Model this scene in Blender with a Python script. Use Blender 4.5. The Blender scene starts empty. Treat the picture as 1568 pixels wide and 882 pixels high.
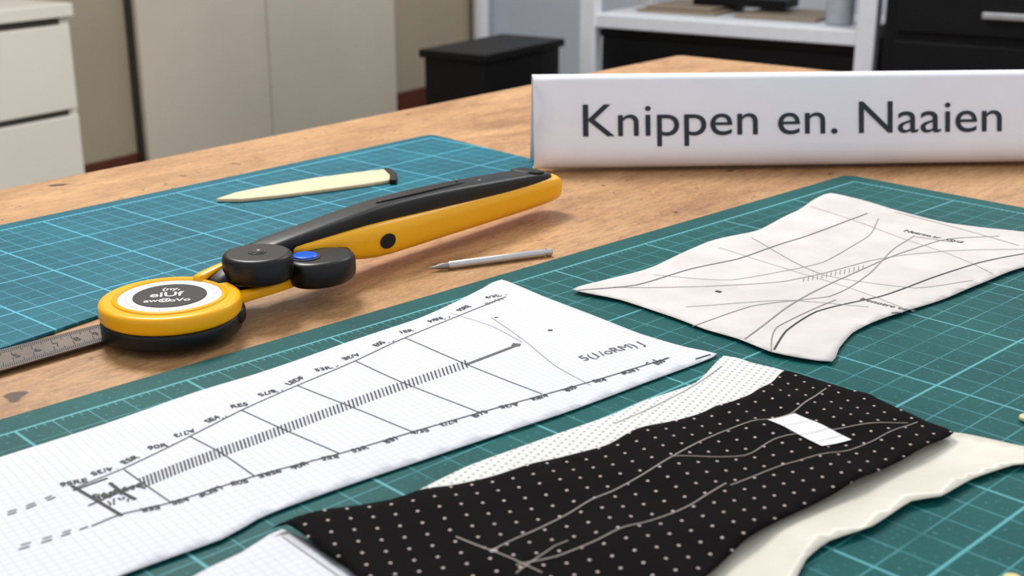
import bpy, bmesh, math, random
from mathutils import Vector, Matrix, noise
from mathutils.geometry import delaunay_2d_cdt
random.seed(4)
S=bpy.context.scene
S.view_settings.view_transform='Standard'
# ---------------------------------------------------------------- camera (survey frame 1568 wide)
F=1949.0; CX=784.0; CY=441.0; PITCH=math.radians(18.2); CAMZ=0.97; TZ=0.75
cp,sp=math.cos(PITCH),math.sin(PITCH)
cam_d=bpy.data.cameras.new('camera'); cam=bpy.data.objects.new('camera',cam_d); S.collection.objects.link(cam)
cam.location=(0,0,CAMZ); cam.rotation_euler=(math.pi/2-PITCH,0,0)
cam_d.sensor_width=36; cam_d.lens=F/1568*36; cam_d.clip_start=0.02
cam_d.dof.use_dof=True; cam_d.dof.focus_distance=0.66; cam_d.dof.aperture_fstop=15
S.camera=cam
def T(u,v,z=TZ):
    """survey: point on the horizontal plane at height z that was measured at (u,v)"""
    b=(CY-v)/F; a=(u-CX)/F
    dz=-sp+cp*b; dy=cp+sp*b
    t=(CAMZ-z)/(-dz)
    return Vector((a*t,dy*t,z))
# ---------------------------------------------------------------- materials
def lin(c):
    c=[x/255 for x in c]
    return tuple([(x/12.92 if x<=0.04045 else ((x+0.055)/1.055)**2.4) for x in c])+(1,)
class N:
    def __init__(s,name):
        s.m=bpy.data.materials.new(name); s.m.use_nodes=True; s.t=s.m.node_tree
        s.b=s.t.nodes['Principled BSDF']
    def n(s,ty,**kw):
        x=s.t.nodes.new(ty)
        for k,v in kw.items(): setattr(x,k,v)
        return x
    def l(s,a,b): s.t.links.new(a,b)
    def math(s,op,a,b=None,c=None):
        x=s.n('ShaderNodeMath',operation=op)
        for i,v in enumerate((a,b,c)):
            if v is None: continue
            if isinstance(v,(int,float)): x.inputs[i].default_value=v
            else: s.l(v,x.inputs[i])
        return x.outputs[0]
    def mix(s,fac,a,b):
        x=s.n('ShaderNodeMix',data_type='RGBA')
        if isinstance(fac,(int,float)): x.inputs[0].default_value=fac
        else: s.l(fac,x.inputs[0])
        for i,v in ((6,a),(7,b)):
            if isinstance(v,tuple): x.inputs[i].default_value=v
            else: s.l(v,x.inputs[i])
        return x.outputs[2]
    def obj(s):
        return s.n('ShaderNodeTexCoord').outputs['Object']
    def noise(s,scale,detail=4,vec=None,rough=.5,dist=0):
        x=s.n('ShaderNodeTexNoise'); x.inputs['Scale'].default_value=scale; x.inputs['Detail'].default_value=detail
        x.inputs['Roughness'].default_value=rough; x.inputs['Distortion'].default_value=dist
        s.l(vec if vec is not None else s.obj(),x.inputs['Vector']); return x.outputs['Fac']
    def ramp(s,f,lo,hi):
        x=s.n('ShaderNodeMapRange'); s.l(f,x.inputs[0]); x.inputs[1].default_value=lo; x.inputs[2].default_value=hi
        return x.outputs[0]
    def bump(s,h,st,dist=.001):
        x=s.n('ShaderNodeBump'); x.inputs['Strength'].default_value=st; x.inputs['Distance'].default_value=dist
        s.l(h,x.inputs['Height']); s.l(x.outputs[0],s.b.inputs['Normal'])
def mat(name,c,rough=.5,metal=0,var=.12,scale=40,bump=0,spec=.5,bscale=None,bdist=.001):
    k=N(name); c=lin(c)
    d=tuple([x*(1-var) for x in c[:3]])+(1,)
    f=k.ramp(k.noise(scale),.35,.65)
    k.l(k.mix(f,d,c),k.b.inputs['Base Color'])
    k.b.inputs['Roughness'].default_value=rough; k.b.inputs['Metallic'].default_value=metal
    k.b.inputs['Specular IOR Level'].default_value=spec
    if bump: k.bump(k.noise(bscale or scale*3),bump,bdist)
    return k.m
def wood_mat():
    k=N('worktop_wood'); o=k.obj()
    def mp(sc,r=.05):
        m=k.n('ShaderNodeMapping'); m.inputs['Scale'].default_value=sc; m.inputs['Rotation'].default_value=(0,0,r); k.l(o,m.inputs[0]); return m.outputs[0]
    a=k.noise(9,8,mp((1,3.2,1)),.65,.6); b=k.noise(60,6,mp((1,4,1)),.75); c=k.noise(4,2,o); d=k.noise(260,4,mp((1,2,1)),.7)
    col=k.mix(k.ramp(a,.32,.68),lin((150,104,64)),lin((202,156,108)))
    col=k.mix(k.math('MULTIPLY',k.ramp(b,.46,.68),.7),col,lin((110,73,44)))
    col=k.mix(k.math('MULTIPLY',k.ramp(d,.52,.72),.5),col,lin((224,186,140)))
    col=k.mix(k.math('MULTIPLY',k.ramp(c,.4,.7),.3),col,lin((212,168,118)))
    s1=k.noise(38,2,o); col=k.mix(k.ramp(s1,.72,.76),col,lin((66,42,28)))
    s2=k.noise(110,2,o); col=k.mix(k.ramp(s2,.70,.76),col,lin((78,50,34)))
    k.l(col,k.b.inputs['Base Color']); k.b.inputs['Roughness'].default_value=.42; k.b.inputs['Specular IOR Level'].default_value=.4
    k.bump(b,.3,.0006); return k.m
def mat_grid(name,base,base2,line,cell,maj,m,alpha=.6):
    k=N(name); o=k.obj(); x=k.n('ShaderNodeSeparateXYZ'); k.l(o,x.inputs[0]); X=k.math('SUBTRACT',x.outputs[0],m); Y=k.math('SUBTRACT',x.outputs[1],m)
    def ln(c,per,w):
        d=k.math('PINGPONG',c,per/2)
        r=k.n('ShaderNodeMapRange'); k.l(d,r.inputs[0]); r.inputs[1].default_value=w*.6; r.inputs[2].default_value=w; r.inputs[3].default_value=1; r.inputs[4].default_value=0
        return r.outputs[0]
    inside=k.math('MULTIPLY',k.math('GREATER_THAN',X,-.0006),k.math('GREATER_THAN',Y,-.0006))
    minor=k.math('MAXIMUM',ln(X,cell,.00040),ln(Y,cell,.00040))
    major=k.math('MAXIMUM',ln(X,cell*maj,.00080),ln(Y,cell*maj,.00080))
    def band(c,lo,hi): return k.math('MULTIPLY',k.math('GREATER_THAN',c,lo),k.math('LESS_THAN',c,hi))
    tx=k.math('MULTIPLY',ln(X,cell/4,.0003),band(Y,0,.0035)); ty=k.math('MULTIPLY',ln(Y,cell/4,.0003),band(X,0,.0035))
    brd=k.math('MAXIMUM',band(X,-.0009,.0009),band(Y,-.0009,.0009))
    wear=k.ramp(k.noise(30,3),.15,.6)
    fac=k.math('MAXIMUM',k.math('MULTIPLY',k.math('MULTIPLY',minor,wear),alpha*.8),k.math('MULTIPLY',major,alpha*1.2))
    fac=k.math('MAXIMUM',fac,k.math('MULTIPLY',k.math('MAXIMUM',tx,ty),alpha))
    fac=k.math('MAXIMUM',fac,k.math('MULTIPLY',brd,alpha*1.2))
    fac=k.math('MINIMUM',k.math('MULTIPLY',fac,inside),1)
    f=k.ramp(k.noise(14,6),.3,.7)
    col=k.mix(f,lin(base),lin(base2))
    col=k.mix(k.math('MULTIPLY',k.ramp(k.noise(500,2),.62,.75),.25),col,lin(line))
    col=k.mix(fac,col,lin(line))
    k.l(col,k.b.inputs['Base Color']); k.b.inputs['Roughness'].default_value=.5; k.b.inputs['Specular IOR Level'].default_value=.14
    k.bump(k.noise(900,2),.25,.0003); return k.m
def dot_mat(name,base,dot,cell,r,ang,rough=.8,line=False,strength=1.,spec=.2,var=.85):
    k=N(name); mp=k.n('ShaderNodeMapping'); mp.inputs['Rotation'].default_value=(0,0,ang); k.l(k.obj(),mp.inputs[0])
    x=k.n('ShaderNodeSeparateXYZ'); k.l(mp.outputs[0],x.inputs[0])
    a=k.math('PINGPONG',x.outputs[0],cell/2); b=k.math('PINGPONG',x.outputs[1],cell/2)
    if line: d=k.math('MINIMUM',a,b)
    else: d=k.math('SQRT',k.math('ADD',k.math('MULTIPLY',a,a),k.math('MULTIPLY',b,b)))
    q=k.n('ShaderNodeMapRange'); k.l(d,q.inputs[0]); q.inputs[1].default_value=r*.8; q.inputs[2].default_value=r*1.15; q.inputs[3].default_value=strength; q.inputs[4].default_value=0
    c=lin(base); base_c=k.mix(k.ramp(k.noise(35,5),.3,.7),tuple([v*var for v in c[:3]])+(1,),c)
    k.l(k.mix(q.outputs[0],base_c,lin(dot)),k.b.inputs['Base Color'])
    k.b.inputs['Roughness'].default_value=rough; k.b.inputs['Specular IOR Level'].default_value=spec
    k.bump(k.noise(400,3),.2,.0003); return k.m
M={}
M['wood']=wood_mat()
M['matL']=mat_grid('cutting_mat_teal',(14,84,100),(26,106,122),(104,200,228),.0129,4,.012,.55)
M['matF']=mat_grid('cutting_mat_green',(6,73,74),(16,90,88),(112,195,204),.0158,5,.016,.52)
M['paper']=dot_mat('pattern_paper_white',(221,222,230),(200,201,212),.0035,.00035,.9,.7,True,.6,.2,.95)
M['paper2']=mat('pattern_paper_tissue',(216,210,208),.75,var=.14,scale=30,bump=.35,bscale=45,bdist=.002,spec=.2)
M['interf']=dot_mat('interfacing_white',(222,222,220),(138,140,140),.0034,.0007,.5,.8,False,.75,.2,.95)
M['satin']=mat('satin_lining',(226,221,206),.32,var=.14,scale=25,bump=.4,spec=.6,bscale=50,bdist=.002)
M['fabric']=dot_mat('dotted_black_fabric',(15,11,12),(205,188,182),.0078,.00058,-.28,.9,spec=.08,var=.6)
M['ink']=mat('ink_black',(34,34,38),.7)
M['inkg']=mat('ink_grey',(88,88,90),.7)
M['pencil']=mat('pencil_grey',(146,142,138),.7)
M['thread']=mat('thread_white',(165,155,150),.8)
M['label']=mat('label_white',(234,234,236),.6,var=.03)
M['yellow']=mat('plastic_yellow',(255,182,0),.3,var=.04,scale=20,spec=.4)
M['black']=mat('plastic_black',(17,16,17),.36,var=.3,bump=.05,spec=.35)
M['hole']=mat('recess_black',(6,6,6),.5,spec=.3)
M['blue']=mat('button_blue',(10,95,220),.25)
M['steel']=mat('brushed_steel',(205,205,207),.3,.9)
M['ruler']=mat('worn_steel',(100,88,80),.5,.3,var=.3)
M['screw']=mat('screw_steel',(150,150,150),.35,.8)
M['cream']=mat('cream_wood',(226,202,166),.55,var=.08)
M['sign']=mat('sign_card',(246,246,255),.5,var=.02)
M['signt']=mat('sign_lettering',(32,42,52),.6)
M['cup']=mat('cupboard_paint',(214,204,187),.55,var=.05,scale=4)
M['drawer']=mat('drawer_paint',(232,226,214),.5,var=.04,scale=4)
M['dark']=mat('shadow_gap',(66,60,54),.7)
M['wall']=mat('wall_paint_beige',(172,160,138),.8,var=.06,scale=3)
M['wallb']=mat('wall_paint_cool',(200,208,220),.8,var=.05,scale=3)
M['base']=mat('baseboard_brown',(92,46,28),.5)
M['floor']=mat('floor_brown',(96,78,64),.6,var=.3,scale=6)
M['bblack']=mat('black_lacquer',(11,10,12),.5,spec=.25)
M['white']=mat('shelf_white',(232,234,240),.45,var=.04)
M['kraft']=mat('kraft_paper',(165,148,128),.7)
M['glass']=mat('jar_grey',(170,176,186),.2)
M['metal']=mat('leg_steel',(110,110,112),.4,.8)
M['bead']=mat('button_cream',(226,208,140),.4)
# ---------------------------------------------------------------- mesh helpers
def empty(name,loc=(0,0,0),rz=0):
    e=bpy.data.objects.new(name,None); e.empty_display_size=.02; S.collection.objects.link(e); e.location=loc; e.rotation_euler=(0,0,rz); return e
def mk(name,vs,fs,m,parent=None,smooth=False,bevel=0,sub=0,loc=None,rz=0):
    me=bpy.data.meshes.new(name); me.from_pydata([tuple(v) for v in vs],[],fs); me.update()
    bm=bmesh.new(); bm.from_mesh(me); bmesh.ops.recalc_face_normals(bm,faces=bm.faces); bm.to_mesh(me); bm.free()
    me.materials.append(m); o=bpy.data.objects.new(name,me); S.collection.objects.link(o)
    if smooth:
        for p in me.polygons: p.use_smooth=True
    if bevel:
        b=o.modifiers.new('b','BEVEL'); b.width=bevel; b.segments=3; b.limit_method='ANGLE'; b.angle_limit=math.radians(35)
    if sub:
        b=o.modifiers.new('s','SUBSURF'); b.levels=sub; b.render_levels=sub
    if parent: o.parent=parent
    if loc is not None: o.location=loc
    o.rotation_euler=(0,0,rz)
    return o
def prism(name,poly,z0,z1,m,parent=None,bevel=0,**k):
    n=len(poly); vs=[(p[0],p[1],z0) for p in poly]+[(p[0],p[1],z1) for p in poly]
    fs=[list(range(n))[::-1],list(range(n,2*n))]+[[i,(i+1)%n,n+(i+1)%n,n+i] for i in range(n)]
    return mk(name,vs,fs,m,parent,bevel=bevel,**k)
def lathe(name,prof,c,m,parent,seg=72,sx=1,sy=1,axis='Z'):
    vs=[];fs=[]
    for i in range(seg):
        a=2*math.pi*i/seg
        for r,z in prof:
            p=(math.cos(a)*r*sx,math.sin(a)*r*sy,z)
            if axis=='Y': p=(p[0],-p[2],p[1])
            vs.append((c[0]+p[0],c[1]+p[1],c[2]+p[2]))
    n=len(prof)
    for i in range(seg):
        j=(i+1)%seg
        for q in range(n-1): fs.append([i*n+q,j*n+q,j*n+q+1,i*n+q+1])
    fs.append([i*n for i in range(seg)]); fs.append([i*n+n-1 for i in range(seg)])
    o=mk(name,vs,fs,m,parent); me=o.data
    for p in me.polygons:
        if len(p.vertices)==4: p.use_smooth=True
    b=o.modifiers.new('e','EDGE_SPLIT'); b.split_angle=math.radians(40)
    return o
def rdisc(r,z0,z1,b):
    pr=[]
    for i in range(5):
        a=math.pi/2*i/4; pr.append((r-b+b*math.sin(a),z0+b-b*math.cos(a)))
    for i in range(5):
        a=math.pi/2*i/4; pr.append((r-b+b*math.cos(a),z1-b+b*math.sin(a)))
    return pr
def loft(name,secs,m,parent,seg=28,e=3.0,sub=1):
    vs=[];fs=[]
    for (x,yc,zc,hw,hh) in secs:
        for i in range(seg):
            a=2*math.pi*i/seg; c,s=math.cos(a),math.sin(a)
            vs.append((x,yc+hw*math.copysign(abs(c)**(2/e),c),zc+hh*math.copysign(abs(s)**(2/e),s)))
    for k in range(len(secs)-1):
        for i in range(seg):
            j=(i+1)%seg; fs.append([k*seg+i,k*seg+j,(k+1)*seg+j,(k+1)*seg+i])
    fs.append(list(range(seg))); fs.append([(len(secs)-1)*seg+i for i in range(seg)])
    return mk(name,vs,fs,m,parent,smooth=True,sub=sub)
def cat(pts,step,closed=False):
    n=len(pts); out=[]
    rng=n if closed else n-1
    for i in range(rng):
        if closed: p0,p1,p2,p3=pts[i-1],pts[i],pts[(i+1)%n],pts[(i+2)%n]
        else: p0,p1,p2,p3=pts[max(i-1,0)],pts[i],pts[i+1],pts[min(i+2,n-1)]
        L=(p2-p1).length; k=max(1,int(L/step))
        for j in range(k):
            t=j/k; cr=.5*((2*p1)+(p2-p0)*t+(2*p0-5*p1+4*p2-p3)*t*t+(3*p1-p0-3*p2+p3)*t**3)
            ln_=p1.lerp(p2,t); out.append(ln_.lerp(cr,.6))
    if not closed: out.append(pts[-1])
    return out
def inside(p,poly):
    c=False; j=len(poly)-1
    for i in range(len(poly)):
        a,b=poly[i],poly[j]
        if (a.y>p.y)!=(b.y>p.y) and p.x<(b.x-a.x)*(p.y-a.y)/(b.y-a.y)+a.x: c=not c
        j=i
    return c
def text_mesh(body,size,offset=0.0):
    c=bpy.data.curves.new('t','FONT'); c.body=body; c.size=size; c.offset=offset
    o=bpy.data.objects.new('t',c); S.collection.objects.link(o); bpy.context.view_layer.update()
    me=bpy.data.meshes.new_from_object(o.evaluated_get(bpy.context.evaluated_depsgraph_get()))
    bpy.data.objects.remove(o); return me
def text(body,size,m,parent,loc,rot,width=None,offset=0.0,name='lettering'):
    me=text_mesh(body,size,offset)
    xs=[v.co.x for v in me.vertices]; x0,x1=min(xs),max(xs)
    for v in me.vertices:
        v.co.x-=x0
        if width: v.co.x*=width/(x1-x0)
    me.materials.clear(); me.materials.append(m)
    o=bpy.data.objects.new(name,me); S.collection.objects.link(o); o.parent=parent; o.location=loc; o.rotation_euler=rot
    return o
class Sheet:
    def __init__(s,name,px,zb,amp,freq,m,seed=0,res=.006,th=.0003,extra=None):
        s.zb=zb; s.amp=amp; s.freq=freq; s.seed=seed; s.extra=extra
        s.e=empty(name)
        w=[T(u,v,zb).to_2d() for u,v in px]
        out=cat(w,res,True); n=len(out); pts=list(out)
        x0=min(p.x for p in out);x1=max(p.x for p in out);y0=min(p.y for p in out);y1=max(p.y for p in out)
        y=y0; r=0
        while y<y1:
            x=x0+(res/2 if r%2 else 0)
            while x<x1:
                p=Vector((x,y))
                if inside(p,out) and min((p-q).length_squared for q in out)>(res*.5)**2: pts.append(p)
                x+=res
            y+=res*.87; r+=1
        res_=delaunay_2d_cdt(pts,[],[list(range(n))],1,1e-7)
        V=[(p.x,p.y,s.z(p.x,p.y)) for p in res_[0]]; Fs=[list(f) for f in res_[2]]
        o=s.put('sheet',V,Fs,m)
        for p in o.data.polygons: p.use_smooth=True
        sd=o.modifiers.new('t','SOLIDIFY'); sd.thickness=th; sd.offset=-1
        s.o=o; s.q={}
    def put(s,name,V,Fs,m):
        me=bpy.data.meshes.new(name); me.from_pydata(V,[],Fs); me.update()
        bm=bmesh.new(); bm.from_mesh(me)
        for f in bm.faces:
            if f.normal.z<0: f.normal_flip()
        bm.to_mesh(me); bm.free()
        me.materials.append(m); o=bpy.data.objects.new(name,me); S.collection.objects.link(o); o.parent=s.e
        return o
    def z(s,x,y):
        v=.5+.5*noise.noise(Vector((x*s.freq,y*s.freq,s.seed*7.3)))
        z=s.zb+s.amp*max(0,min(1.2,v))
        if s.extra: z+=s.extra(x,y)
        return z
    def line(s,px,w,key='ink',dash=None):
        pts=[T(u,v,s.zb+s.amp*.5).to_2d() for u,v in px]
        pts=cat(pts,.003)
        Vs,Fs=s.q.setdefault(key,([],[]))
        prev=None
        for i,p in enumerate(pts):
            a=pts[max(i-1,0)]; b=pts[min(i+1,len(pts)-1)]; d=(b-a)
            if d.length<1e-9: continue
            d.normalize(); nn=Vector((-d.y,d.x))*w/2
            l=p+nn; r=p-nn
            Vs.append((l.x,l.y,s.z(l.x,l.y)+.00025)); Vs.append((r.x,r.y,s.z(r.x,r.y)+.00025))
            k=len(Vs)
            if prev is not None and not(dash and (i//dash)%2): Fs.append([prev-2,prev-1,k-1,k-2])
            prev=k
    def scrib(s,u,v,w,h,slope=0,n=6,key='ink',lw=.0005):
        for k in range(n):
            uu=u+w*k/n; vv=v+slope*w*k/n; ww=w/n*.75
            pts=[(uu+random.uniform(0,1)*ww,vv+random.uniform(-.5,.5)*h) for _ in range(4)]
            s.line(pts,lw,key)
    def word(s,u,v,body,size,slope=0,flip=False,key='ink',bold=0.0,tilt=0):
        me=text_mesh(body,size,bold)
        a=T(u,v,s.zb+s.amp*.5).to_2d(); b=T(u+20,v+20*slope,s.zb+s.amp*.5).to_2d(); ang=math.atan2(b.y-a.y,b.x-a.x)+tilt+(math.pi if flip else 0)
        xs=[q.co.x for q in me.vertices]; ys=[q.co.y for q in me.vertices]; cx=(min(xs)+max(xs))/2; cy=(min(ys)+max(ys))/2
        Vs,Fs=s.q.setdefault(key,([],[])); n0=len(Vs); c,sn=math.cos(ang),math.sin(ang)
        for q in me.vertices:
            x,y=q.co.x-cx,q.co.y-cy; X=a.x+c*x-sn*y; Y=a.y+sn*x+c*y; Vs.append((X,Y,s.z(X,Y)+.00027))
        for p in me.polygons: Fs.append([n0+i for i in p.vertices])
    def done(s):
        for key,(V,Fs) in s.q.items(): s.put('marks_'+key,V,Fs,M[key])
# ---------------------------------------------------------------- table
C=T(1040,84); A=T(0,290); d1=(A-C).to_2d().normalized(); d2=Vector((-d1.y,d1.x))
if d2.x<0: d2=-d2
tb=empty('work_table',(C.x,C.y,0),math.atan2(d1.y,d1.x))
sy=1 if Vector((-d1.y,d1.x)).dot(d2)>0 else -1
L1,L2=2.1,1.5
def rr(x0,y0,x1,y1,r,n=6):
    out=[]
    for cx_,cy_,a0 in ((x1-r,y1-r,0),(x0+r,y1-r,90),(x0+r,y0+r,180),(x1-r,y0+r,270)):
        for i in range(n+1):
            a=math.radians(a0+90*i/n); out.append((cx_+r*math.cos(a),cy_+r*math.sin(a)))
    return out
prism('table_top',rr(0,min(0,sy*L2),L1,max(0,sy*L2),.012),TZ-.03,TZ,M['wood'],tb,bevel=.002)
for i,(x,y) in enumerate(((.08,.08),(L1-.08,.08),(.08,L2-.08),(L1-.08,L2-.08))):
    prism('leg_%d'%(i+1),rr(x-.025,sy*y-.025,x+.025,sy*y+.025,.006),0,TZ-.03,M['metal'],tb)
for i,(x0,y0,x1,y1) in enumerate(((.08,.07,L1-.08,.09),(.08,L2-.09,L1-.08,L2-.07))):
    prism('apron_%d'%(i+1),rr(x0,min(sy*y0,sy*y1),x1,max(sy*y0,sy*y1),.002),TZ-.09,TZ-.03,M['metal'],tb)
# ---------------------------------------------------------------- cutting mats
MT=.002; ZM=TZ+MT
c=T(1297,267,ZM); e1=T(0,642,ZM); e=(e1-c).to_2d().normalized()
rz=math.atan2(e.y,e.x)
prism('cutting_mat',rr(0,0,1.02,.92,.008),0,MT,M['matF'],None,bevel=.0006,loc=(c.x,c.y,TZ+.00005),rz=rz)
c=T(660,205,ZM); e1=T(0,345,ZM); e=(e1-c).to_2d().normalized(); rz2=math.atan2(e.y,e.x)
R=Matrix.Rotation(-rz2,2)
P=[R@((T(u,v,ZM)-c).to_2d()) for u,v in ((660,205),(-420,433),(-420,676),(838,249))]
def roundpoly(P,r=.008,n=5):
    out=[]
    for i in range(len(P)):
        a,b,c_=P[i-1],P[i],P[(i+1)%len(P)]
        p=b+(a-b).normalized()*r; q=b+(c_-b).normalized()*r
        for k in range(n+1):
            t=k/n; out.append(((1-t)**2*p+2*t*(1-t)*b+t*t*q))
    return out
prism('cutting_mat',roundpoly(P),0,MT,M['matL'],None,bevel=.0006,loc=(c.x,c.y,TZ+.00005),rz=rz2)
# ---------------------------------------------------------------- paper patterns
p1=Sheet('paper_sewing_pattern',[(-120,745),(0,703),(150,655),(300,603),(390,575),(520,530),(640,490),(700,463),(740,443),(768,430),(830,455),(900,482),(980,513),(1050,533),(1098,543),(1075,555),(980,590),(860,635),(700,688),(560,735),(440,778),(395,797),(340,828),(190,882),(0,955),(-120,1000)],ZM+.0008,.0012,14,M['paper'],1)
K=.00055
up=[(115,748),(190,718),(265,682),(370,628),(455,590),(545,552),(620,518),(775,455)]
lo=[(140,806),(185,788),(262,770),(390,730),(520,695),(632,662),(735,632),(830,605),(930,577),(1025,548)]
p1.line(up,K); p1.line(lo,K*1.2)
for a in ([(190,720),(262,770)],[(290,668),(340,695),(390,730)],[(370,628),(435,658),(520,695)],[(455,590),(535,622),(632,662)],[(545,553),(617,586),(735,632)],[(620,518),(713,557),(830,603)]): p1.line(a,K*.9)
p1.line([(752,487),(800,520),(850,560),(905,590)],K*.6,'pencil'); p1.line([(690,480),(752,500),(800,525)],K*.6,'pencil')
p1.line([(713,558),(795,528)],.0018,'inkg'); p1.line([(784,528),(797,529)],.0032,'inkg')
def along(pts,t):
    L=[math.dist(pts[i],pts[i+1]) for i in range(len(pts)-1)]; q=t*sum(L)
    for i,l in enumerate(L):
        if q<=l or i==len(L)-1:
            k=q/l; a,b=pts[i],pts[i+1]; return a[0]+(b[0]-a[0])*k,a[1]+(b[1]-a[1])*k
        q-=l
band=[(215,742),(290,712),(390,675),(490,637),(600,597),(713,558)]
for i in range(88):
    t=i/87; u,v=along(band,t); h=9-2.5*t
    p1.line([(u-1.5,v-h),(u+2.5,v+h*.7)],.0007,'ink' if i%5 else 'inkg')
p1.line([(110,745),(150,768),(187,790)],.0014); p1.line([(112,752),(165,733)],.0010); p1.line([(135,775),(205,745)],.0008)
p1.line([(168,740),(188,755),(208,765)],.0014)
p1.scrib(150,762,75,13,-.28,10,'ink',.0006); p1.scrib(165,770,45,10,-.2,6,'ink',.0006); p1.word(180,752,'Seetere',.0060,-.28,bold=.0001)
words=['9SRE','4/3S','ESR','90R','A7/3','SE4','RE5','8/7S','LEDF','53R','A/3E','E0S','1ER','R8/4']
for i in range(16):
    t=i/15; u,v=along(up,t*.97); p1.word(u-2,v-8,words[i%14],.0048,-.30,i%3==1,bold=.0001,tilt=.25*((i%3)-1))
    if i%2: p1.scrib(u+10,v-9,14,3,-.4,2,'inkg',.0004)
for i in range(18):
    t=i/17; u,v=along(lo,.1+t*.88); p1.word(u+2,v+1.5,words[(i*3+2)%14],.0045,-.28,i%2==0,bold=.0001,tilt=.2*((i%3)-1))
p1.line([(0,793),(40,780),(85,762)],.0007,'inkg',dash=1); p1.line([(0,789),(40,776),(80,760)],.0006,'inkg',dash=1)
p1.line([(15,845),(80,826),(145,803)],.0008,'inkg',dash=1); p1.line([(18,839),(80,821),(120,808)],.0006,'inkg',dash=1)
p1.word(938,539,'5(1/oRM) J',.0085,-.26,False,'inkg'); p1.scrib(912,547,16,5,-.2,2,'inkg',.0005)
p1.scrib(985,556,40,4,-.25,3); p1.word(757,462,'8es S/e',.0046,-.35,False,'inkg'); p1.line([(839,507),(846,507)],.0016); p1.line([(757,487),(763,487)],.0010,'inkg')
p1.line([(1065,550),(1088,543)],.0010)
p1.done()
p2=Sheet('paper_sewing_pattern',[(877,447),(930,430),(1000,410),(1085,373),(1160,355),(1220,325),(1245,308),(1272,299),(1330,312),(1372,324),(1450,343),(1568,357),(1690,372),(1730,384),(1700,398),(1568,412),(1500,438),(1450,458),(1390,478),(1335,497),(1305,512),(1285,535),(1274,557),(1225,552),(1180,543),(1130,522),(1080,507),(1030,488),(950,462)],ZM+.0008,.0022,20,M['paper2'],5)
g='pencil'
p2.line([(885,446),(975,436),(1060,411),(1130,397),(1200,372),(1265,350),(1328,327)],.0008,'inkg')
p2.line([(1185,537),(1205,505),(1250,478),(1350,452),(1430,425),(1500,402),(1568,388),(1640,380)],.0009,'ink')
p2.line([(1140,520),(1200,475),(1280,430),(1350,400),(1440,368),(1530,360)],.0008,g); p2.line([(1060,500),(1150,470),(1270,455),(1330,420),(1370,380),(1400,360)],.0006,g)
p2.line([(940,440),(1080,440),(1200,432),(1330,400),(1450,385),(1600,380)],.0006,g); p2.line([(1000,420),(1120,430),(1260,400),(1330,360),(1345,335)],.0005,g)
p2.line([(1180,540),(1190,500),(1280,460)],.0006,g); p2.line([(1150,365),(1260,420),(1400,440),(1490,430)],.0005,g); p2.line([(1050,470),(1200,462),(1330,470)],.0005,g)
p2.line([(1370,325),(1480,352),(1560,375)],.0006,g); p2.line([(1240,315),(1330,345),(1480,400),(1520,420)],.0004,g); p2.line([(1100,380),(1200,410),(1330,450),(1380,470)],.0004,g)
p2.word(1428,362,'Netrse.sr  Gyd',.0065,.22,bold=.0001); p2.word(1360,467,'lrenotre esrt',.006,.25,False,'inkg',bold=.0001); p2.line([(1365,480),(1382,480)],.0015,'inkg'); p2.line([(1096,447),(1104,449)],.0022)
p2.line([(1400,361),(1456,371)],.0006,'ink')
for i in range(14):
    u=1230+i*7; p2.line([(u,432-i*1.5),(u+1,425-i*1.5)],.0004,g)
p2.done()
# ---------------------------------------------------------------- textiles
itf=Sheet('interfacing_cloth',[(500,822),(610,768),(665,740),(720,714),(830,674),(930,640),(985,615),(1065,587),(1108,546),(1150,556),(1205,570),(1300,612),(1250,700),(1100,760),(900,830),(650,840)],ZM+.0008,.0010,22,M['interf'],2)
itf.line([(1106,560),(1060,592),(990,628),(940,650)],.0004,'pencil'); itf.done()
def cr(amp,fx,fy,p=5,ph=0): return lambda x,y: amp*abs(math.sin(x*fx+y*fy+ph+2*noise.noise(Vector((x*12,y*12,3)))))**p
sf=cr(.0008,34,-48,3,.6)
sat=Sheet('satin_lining_cloth',[(1250,720),(1300,690),(1450,664),(1568,686),(1626,696),(1600,712),(1552,715),(1490,736),(1440,765),(1395,772),(1335,810),(1270,832),(1235,858),(1218,890),(1190,940),(1040,980),(900,960),(1000,860)],ZM+.0014,.0014,26,M['satin'],3,th=.0004,extra=sf,res=.005)
sat.done()
c1=cr(.0011,60,38,4,.4); c2=cr(.0006,-30,70,4,1.1)
fab=Sheet('dotted_fabric_piece',[(418,813),(455,798),(600,768),(640,757),(770,728),(870,700),(930,685),(975,664),(1080,634),(1150,608),(1180,590),(1201,570),(1240,580),(1300,600),(1330,605),(1380,630),(1420,647),(1460,663),(1430,681),(1350,722),(1250,772),(1190,802),(1130,842),(1080,890),(1010,980),(620,980),(545,884),(500,850),(440,808)],ZM+.0046,.0014,18,M['fabric'],8,res=.004,th=.0005,extra=lambda x,y:c1(x,y)+c2(x,y))
W=.0005
fab.line([(752,850),(800,822),(850,797),(930,757),(1030,706),(1080,676),(1130,655),(1210,635),(1265,597)],W,'thread')
fab.line([(790,872),(850,855),(960,812),(1060,775),(1112,742)],W,'thread')
fab.line([(1118,745),(1200,712),(1300,690),(1405,646)],W*.8,'thread')
fab.line([(1030,706),(1140,698),(1185,675),(1300,656),(1390,648)],W*.8,'thread')
fab.line([(698,824),(755,850),(830,882)],W,'thread'); fab.line([(790,884),(850,838),(870,830)],W*.8,'thread')
fab.line([(750,850),(761,848)],.0022,'thread')
lq=[T(u,v,ZM+.0060).to_2d() for u,v in ((1175,645),(1217,633),(1304,672),(1258,685))]
V=[];Fs=[]
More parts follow.
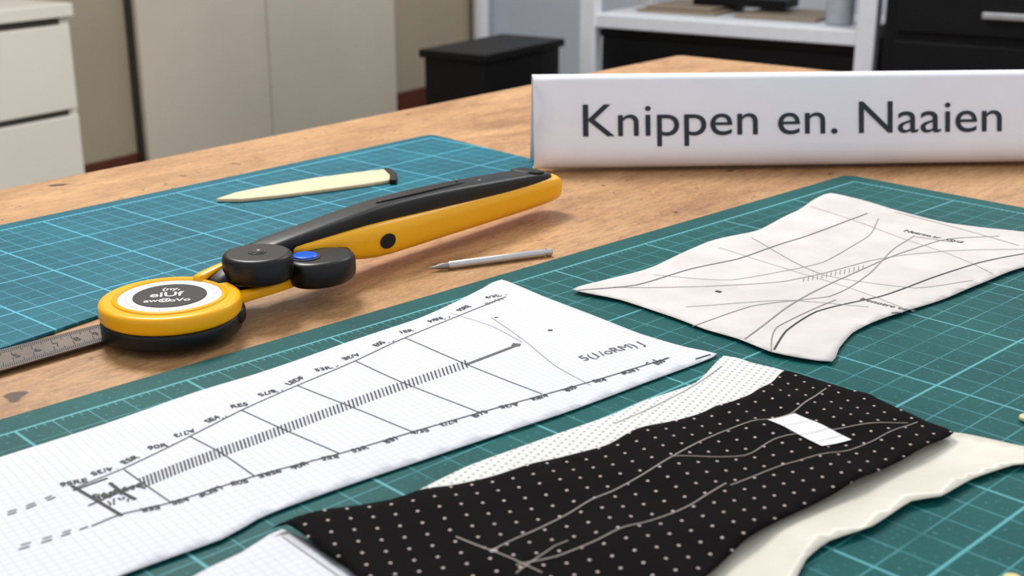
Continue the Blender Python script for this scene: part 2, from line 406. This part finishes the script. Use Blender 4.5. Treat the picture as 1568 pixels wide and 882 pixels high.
for i in range(13):
    for j in range(5):
        a=lq[0].lerp(lq[3],i/12); b=lq[1].lerp(lq[2],i/12); p=a.lerp(b,j/4); V.append((p.x,p.y,fab.z(p.x,p.y)+.0006))
for i in range(12):
    for j in range(4): Fs.append([i*5+j,(i+1)*5+j,(i+1)*5+j+1,i*5+j+1])
mk('label',V,Fs,M['label'],fab.e,smooth=True)
V=[];Fs=[]
for k in (.3,.62,.85):
    for j in range(9):
        for dk in (-.004,.004):
            a=lq[0].lerp(lq[3],k+dk); b=lq[1].lerp(lq[2],k+dk); p=a.lerp(b,j/8); V.append((p.x,p.y,fab.z(p.x,p.y)+.0009))
        n=len(V)
        if j: Fs.append([n-4,n-3,n-1,n-2])
mk('label_print',V,Fs,M['inkg'],fab.e)
fab.done()
p3=Sheet('paper_scrap',[(433,812),(500,850),(560,890),(620,960),(180,970),(300,882),(370,848)],ZM+.0030,.0008,15,M['paper'],12)
p3.line([(432,822),(520,884)],.0004,'pencil'); p3.done()
# ---------------------------------------------------------------- steel ruler
ZR=TZ+MT+.0012
r_e=empty('steel_ruler')
rp=[T(u,v,ZR) for u,v in ((-150,574),(190,486),(205,508),(-150,610))]
prism('blade',[(p.x,p.y) for p in rp],TZ+MT+.0003,ZR,M['ruler'],r_e,bevel=.0002)
V=[];Fs=[]
for i in range(110):
    t=i/110; a=rp[0].lerp(rp[1],t); b=rp[3].lerp(rp[2],t); k=.42 if i%10==0 else (.3 if i%5==0 else .2)
    for (s0,s1) in ((a,b),(b,a)):
        d=(rp[1]-rp[0]).normalized()*.0002; q=s0.lerp(s1,k); q0=s0.lerp(s1,.04); n=len(V)
        for w in (q0-d,q0+d,q+d,q-d): V.append((w.x,w.y,ZR+.0002))
        Fs.append([n,n+1,n+2,n+3])
mk('graduations',V,Fs,M['ink'],r_e)
dr_=(rp[1]-rp[0]).to_2d()
for i in range(1,11):
    p=rp[0].lerp(rp[1],i/11+.012).lerp(rp[3].lerp(rp[2],i/11+.012),.62); text(str(i),.0070,M['ink'],r_e,(p.x,p.y,ZR+.0002),(0,0,math.atan2(dr_.y,dr_.x)),name='numeral_%d'%i)
# ---------------------------------------------------------------- cream pointed folder
t_e=empty('pointing_tool')
ZC=ZM+.003
pl=[(330,304),(360,294),(410,284),(480,272),(540,264),(592,258),(601,262),(603,274),(560,281),(500,289),(430,298),(370,304)]
prism('blade',[T(u,v,ZC).to_2d() for u,v in pl],ZM+.0002,ZC,M['cream'],t_e,bevel=.0010)
prism('collar',[T(u,v,ZC).to_2d() for u,v in ((588,259),(597,259),(608,267),(607,277),(596,277),(597,268))],ZM+.0002,ZC+.0010,M['hole'],t_e,bevel=.0006)
# ---------------------------------------------------------------- metal scriber pen
a=T(655,410,TZ+.0028); b=T(845,385,TZ+.0028); L=(b-a).length
pe=empty('metal_scriber_pen',(a.x,a.y,TZ),math.atan2(b.y-a.y,b.x-a.x))
def rod(name,prof,m,parent,z,seg=32):
    vs=[];fs=[];n=len(prof)
    for x,r in prof:
        for i in range(seg):
            q=2*math.pi*i/seg; vs.append((x,math.cos(q)*r,z+math.sin(q)*r))
    for k in range(n-1):
        for i in range(seg):
            j=(i+1)%seg; fs.append([k*seg+i,k*seg+j,(k+1)*seg+j,(k+1)*seg+i])
    fs.append(list(range(seg))); fs.append([(n-1)*seg+i for i in range(seg)])
    o=mk(name,vs,fs,m,parent,smooth=True); q=o.modifiers.new('e','EDGE_SPLIT'); q.split_angle=.6; return o
R_=.0024
rod('barrel',[(L*.16,R_*.8),(L*.17,R_),(L*.93,R_),(L*.935,R_*.8),(L*.95,R_*.8),(L*.955,R_),(L*.99,R_),(L,R_*.7)],M['steel'],pe,R_+.0001)
rod('tip',[(0,.0003),(L*.05,R_*.35),(L*.1,R_*.75),(L*.16,R_*.8)],M['screw'],pe,R_+.0001)
# ---------------------------------------------------------------- rotary cutter
g0=T(265,506,TZ+.003); g1=T(825,320,TZ+.003)
RZ0=TZ+.0036
rc=empty('rotary_cutter',(g0.x,g0.y,RZ0),math.atan2(g1.y-g0.y,g1.x-g0.x))
hz=rc.rotation_euler[2]
def loc_(u,v,z):
    p=T(u,v,RZ0+z)-Vector((g0.x,g0.y,0)); q=Matrix.Rotation(-hz,2)@p.to_2d(); return q.x,q.y
lathe('blade_guard',rdisc(.0340,-.0002,.0088,.0022),(0,0,0),M['black'],rc)
lathe('yellow_cover',rdisc(.0344,.0082,.0172,.0026),(0,0,0),M['yellow'],rc)
H=.0012
lathe('cover_rim',[(.0252,.0150+H),(.0252,.0166+H),(.0262,.0172+H),(.0275,.0166+H),(.0282,.0150+H)],(0,0,0),M['yellow'],rc)
lathe('label_ring',rdisc(.0250,.0150+H,.0163+H,.0004),(0,0,0),M['label'],rc)
lathe('label_center',rdisc(.0178,.0160+H,.01665+H,.0002),(0,0,0),M['hole'],rc)
V=[];Fs=[]
for i in range(90):
    q=2*math.pi*i/90; r0,r1=.0208,.0218+(.0012 if i%5==0 else 0); w=.00013; n=len(V)
    for r,s in ((r0,-w),(r0,w),(r1,w),(r1,-w)): V.append((math.cos(q)*r-math.sin(q)*s,math.sin(q)*r+math.cos(q)*s,.01638+H))
    Fs.append([n,n+1,n+2,n+3])
mk('label_graduations',V,Fs,M['inkg'],rc)
for k,(tx,sz,dx,dy) in enumerate((('elUf',.0095,-.0095,-.002),('aw@',.0060,-.012,-.0095),('oVo',.0060,.0,-.0105),('(ny,',.006,-.004,.0075))):
    v=Matrix.Rotation(-hz+.2,2)@Vector((dx,dy)); text(tx,sz,M['label'],rc,(v.x,v.y,.0168+H),(0,0,-hz+.2),offset=.00012,name='label_text_%d'%(k+1))
loft('guard_latch',[(.018,-.0262,.0065,.004,.004),(.026,-.0215,.0065,.0045,.0045),(.032,-.014,.0065,.0035,.004)],M['black'],rc)
loft('neck',[(.024,.004,.012,.008,.005),(.034,.004,.015,.0085,.006),(.046,.005,.017,.010,.008),(.066,.006,.018,.012,.010)],M['black'],rc)
loft('neck_plate',[(.040,-.006,.010,.004,.003),(.052,-.004,.011,.010,.005),(.070,-.002,.013,.012,.006),(.090,-.002,.014,.010,.006)],M['black'],rc)
loft('yellow_lever',[(.027,-.014,.011,.005,.0035),(.036,-.0130,.011,.0026,.003),(.050,-.0140,.010,.0022,.0026),(.066,-.0135,.010,.0022,.0026),(.080,-.012,.010,.0025,.0026)],M['yellow'],rc)
loft('yellow_tab',[(.022,.010,.0175,.004,.0022),(.032,.0085,.020,.003,.002),(.044,.007,.0225,.0028,.002)],M['yellow'],rc)
x,y=loc_(394,386,.0290); lathe('pivot_housing',rdisc(.0182,.0150,.0290,.0030),(x,y,0),M['black'],rc)
lathe('pivot_screw',rdisc(.0046,.0280,.0294,.0004),(x,y,0),M['black'],rc)
lathe('pivot_recess',rdisc(.0032,.0285,.0297,.0003),(x,y,0),M['hole'],rc); lathe('pivot_pin',rdisc(.0012,.0285,.0301,.0003),(x+.0008,y,0),M['screw'],rc)
x,y=loc_(492,391,.0215)
lathe('lock_housing',rdisc(.0192,.0075,.0215,.0040),(x,y,0),M['black'],rc,sx=1.06,sy=.80)
x,y=loc_(467,390,.0228)
lathe('lock_button',rdisc(.0068,.0200,.0230,.0010),(x,y,0),M['blue'],rc)
lathe('lock_button_bezel',rdisc(.0082,.0200,.0220,.0004),(x,y,0),M['hole'],rc)
loft('lock_bridge',[(.062,-.004,.018,.008,.004),(.08,-.007,.017,.009,.004),(.10,-.010,.016,.009,.004),(.115,-.008,.015,.006,.004)],M['black'],rc)
loft('handle_body',[(.076,.0040,.0232,.002,.0010),(.080,.0035,.0222,.0085,.0028),(.095,.0025,.0198,.0100,.0060),(.112,.0015,.0180,.0110,.0085),(.128,.0005,.0164,.0122,.0105),(.145,0,.0156,.0126,.0113),(.17,0,.0152,.0126,.0108),(.21,0,.0146,.0124,.0104),(.25,0,.0140,.0124,.0102),(.285,0,.0140,.0128,.0099),(.303,0,.0140,.0130,.0097),(.313,0,.0138,.0120,.0087),(.317,0,.0138,.0078,.0058)],M['yellow'],rc,e=3.2)
loft('grip_top',[(.056,.009,.0220,.008,.0045),(.072,.0075,.0238,.0092,.0050),(.09,.0055,.0252,.0095,.0055),(.115,.0038,.0268,.0098,.0062),(.14,.0028,.0279,.0103,.0070),(.16,.0023,.0282,.0106,.0073),(.20,.0016,.0270,.0110,.0075),(.24,.0008,.0250,.0112,.0068),(.275,.0008,.0233,.0116,.0062),(.298,.0008,.0222,.0112,.0050),(.309,.001,.0210,.0097,.0034)],M['black'],rc,e=3.6)
loft('grip_rib',[(.145,.000,.0352,.0008,.0006),(.165,-.002,.0354,.0022,.0008),(.20,-.002,.0344,.0022,.0009),(.225,-.002,.0326,.0008,.0006)],M['hole'],rc)
loft('grip_edge',[(.28,.001,.0283,.0100,.0012),(.292,.001,.0274,.0106,.0016),(.300,.001,.0262,.0100,.0012)],M['hole'],rc)
for i,(x,y,z) in enumerate(((.236,-.003,.0313),(.222,.004,.0332))):
    lathe('grip_screw_%d'%(i+1),rdisc(.0012,z,z+.0010,.0002),(x,y,0),M['screw'],rc,seg=24)
lathe('hanging_hole',rdisc(.0054,.0,.0012,.0004),(.142,-.0121,.0155),M['hole'],rc,axis='Y',sx=1.1,sy=.8)
# ---------------------------------------------------------------- sign
s0=T(818,268); s1=T(1568,257); hd=math.atan2(s1.y-s0.y,s1.x-s0.x)
sg=empty('tent_card_sign',(s0.x,s0.y,TZ+.0022),hd)
SL=.47
prof=[(.0150,.0),(.0105,.0004),(.0062,.0020),(.0030,.0048),(.0010,.0090),(.0004,.0135),(.0018,.0200),(.0062,.034),(.0150,.0665),(.0165,.0690),(.0200,.0700),(.0270,.0697),(.0290,.0675),(.040,.0005)]
V=[];Fs=[];n=len(prof)
for k in range(25):
    x=SL*k/24
    for y,z in prof: V.append((x,y,z))
for k in range(24):
    for i in range(n-1): Fs.append([k*n+i,(k+1)*n+i,(k+1)*n+i+1,k*n+i+1])
o=mk('card',V,Fs,M['sign'],sg,smooth=True); q=o.modifiers.new('s','SOLIDIFY'); q.thickness=.0008
ang=math.atan2(.0665-.034,.0150-.0062)
text('Knippen en. Naaien',.0352,M['signt'],sg,(.0372,.0032,.0262),(ang,0,0.0),width=.3245,offset=.0000)
# ---------------------------------------------------------------- small items at the mat edge
b0=T(1572,645,ZM); be=empty('sewing_button',(b0.x,b0.y,ZM+.0003)); lathe('disc',rdisc(.0032,0,.0022,.0009),(0,0,0),M['bead'],be)
b0=T(1550,894,ZM); be=empty('sewing_button',(b0.x,b0.y,ZM+.0003)); lathe('disc',rdisc(.0032,0,.0022,.0009),(0,0,0),M['bead'],be)
# ---------------------------------------------------------------- room
W0=Vector((-1.25,4.0)); r1=Vector((.5407,.8412)); r2=Vector((.8412,-.5407))
RZ=math.atan2(r1.y,r1.x)
def rp_(a,b): return W0+r1*a+r2*b
def rbox(name,a0,a1,b0,b1,z0,z1,m,parent=None,bevel=.003):
    ps=[rp_(a0,b0),rp_(a0,b1),rp_(a1,b1),rp_(a1,b0)]
    return prism(name,[(p.x,p.y) for p in ps],z0,z1,m,parent,bevel=bevel)
rbox('floor',-6,2.13,-.1,5.5,-.05,0,M['floor'],bevel=0)
rbox('wall_left',-6,2.03,-.1,0,0,2.7,M['wall'],bevel=0)
rbox('wall_back',2.03,2.13,-.1,5.5,0,2.7,M['wallb'],bevel=0)
rbox('baseboard_left',-6,.06,0,.012,0,.10,M['base']); rbox('baseboard_left',1.375,2.03,0,.012,0,.10,M['base'])
rbox('baseboard_back',2.018,2.03,.012,5.5,0,.10,M['base'])
pi_=rp_(1.97,.06); pe2=empty('wall_pipe',(pi_.x,pi_.y,0)); lathe('tube',[(.035,0),(.035,2.6)],(0,0,0),M['white'],pe2,seg=32); lathe('collar',rdisc(.045,0,.02,.004),(0,0,0),M['white'],pe2,seg=32)
cu=empty('built_in_cupboard')
rbox('frame',.065,1.37,0.001,.035,0,2.1,M['dark'],cu); rbox('door_a',.067,.642,.035,.055,.02,2.08,M['cup'],cu); rbox('door_b',.647,1.368,.035,.055,.02,2.08,M['cup'],cu)
kp=rp_(.585,.055)
ke=lathe('knob',[(.008,0),(.008,.012),(.016,.018),(.017,.026),(.010,.032)],(0,0,0),M['screw'],cu,seg=32)
ke.rotation_euler=(math.pi/2,0,RZ); ke.location=(kp.x,kp.y,.72)
dr=empty('drawer_unit')
A0,A1=-1.25,-.532
rbox('carcass',A0,A1,.02,.485,0,.615,M['drawer'],dr); rbox('top_panel',A0-.005,A1+.003,.015,.505,.617,.65,M['drawer'],dr)
for i,(z0,z1) in enumerate(((.385,.598),(.155,.368),(.01,.14))):
    rbox('drawer_front_%d'%(i+1),A0+.006,A1-.012,.485,.503,z0,z1,M['drawer'],dr)
    rbox('drawer_gap_shade_%d'%(i+1),A0+.006,A1-.030,.483,.4875,z1,z1+.017,M['dark'],dr,bevel=0)  # dark strip coloured as the shade above each drawer front
pb=empty('black_pedestal'); rbox('body',-.147,.209,1.323,1.50,0,.53,M['bblack'],pb); rbox('top',-.157,.219,1.313,1.51,.53,.55,M['bblack'],pb)
sh=empty('white_shelving_unit')
for i,(a,b) in enumerate(((.285,1.515),(.285,2.26),(.62,1.515),(.62,2.26))): rbox('post_%d'%(i+1),a,a+.04,b,b+.045,0,1.5,M['white'],sh)
for i,z in enumerate((.575,1.05,1.47)): rbox('shelf_%d'%(i+1),.290,.655,1.555,2.265,z,z+.035,M['white'],sh)
rbox('shelf_4',.290,.655,1.555,2.265,.04,.07,M['white'],sh)
ub=empty('black_storage_crate'); rbox('body',.32,.61,1.565,2.255,.071,.55,M['bblack'],ub); rbox('lid',.315,.615,1.562,2.257,.55,.573,M['bblack'],ub)
bx=empty('kraft_paper_stack')
for i,(a0,a1,b0,b1,z) in enumerate(((.40,.60,1.62,1.85,.611),(.42,.62,1.64,1.83,.619),(.40,.63,1.90,2.12,.611))): rbox('sheets_%d'%(i+1),a0,a1,b0,b1,z,z+.007,M['kraft'],bx)
kb=empty('black_tray'); rbox('tray',.50,.60,1.74,2.0,.627,.65,M['bblack'],kb)
jp=rp_(.40,2.18); je=empty('glass_jar',(jp.x,jp.y,.6105)); lathe('jar',[(.03,0),(.034,.004),(.034,.08),(.024,.095),(.024,.105)],(0,0,0),M['glass'],je); lathe('lid',rdisc(.027,.105,.122,.003),(0,0,0),M['screw'],je)
bc=empty('black_cabinet'); rbox('body',.27,.80,2.33,3.4,0,1.2,M['bblack'],bc)
rbox('drawer_face_1',.255,.27,2.36,3.37,.62,1.17,M['bblack'],bc); rbox('drawer_face_2',.255,.27,2.36,3.37,.08,.60,M['bblack'],bc)
rbox('glint_strip',.235,.250,2.55,2.66,.66,.675,M['steel'],bc); rbox('blue_glint_strip',.235,.250,2.52,2.56,.52,.54,M['blue'],bc)  # bars put in as the white glint and blue highlight on the black front
# ---------------------------------------------------------------- light
w=bpy.data.worlds.new('world'); S.world=w; w.use_nodes=True
bg=w.node_tree.nodes['Background']; bg.inputs[0].default_value=(.94,.965,1,1); bg.inputs[1].default_value=.74
def area(name,loc,tgt,size,e,col):
    l=bpy.data.lights.new(name,'AREA'); l.size=size; l.energy=e; l.color=col
    o=bpy.data.objects.new(name,l); S.collection.objects.link(o); o.location=loc
    o.rotation_euler=(Vector(tgt)-Vector(loc)).to_track_quat('-Z','Y').to_euler()
area('ceiling_lamp',(-.6,1.8,2.4),(.1,.7,.75),.6,43,(1,.975,.93))
area('background_fill',(1.3,2.6,2.6),(-.6,4.3,.5),1.0,44,(1,.98,.95))  # unseen lamp, added to brighten the cupboards and walls behind
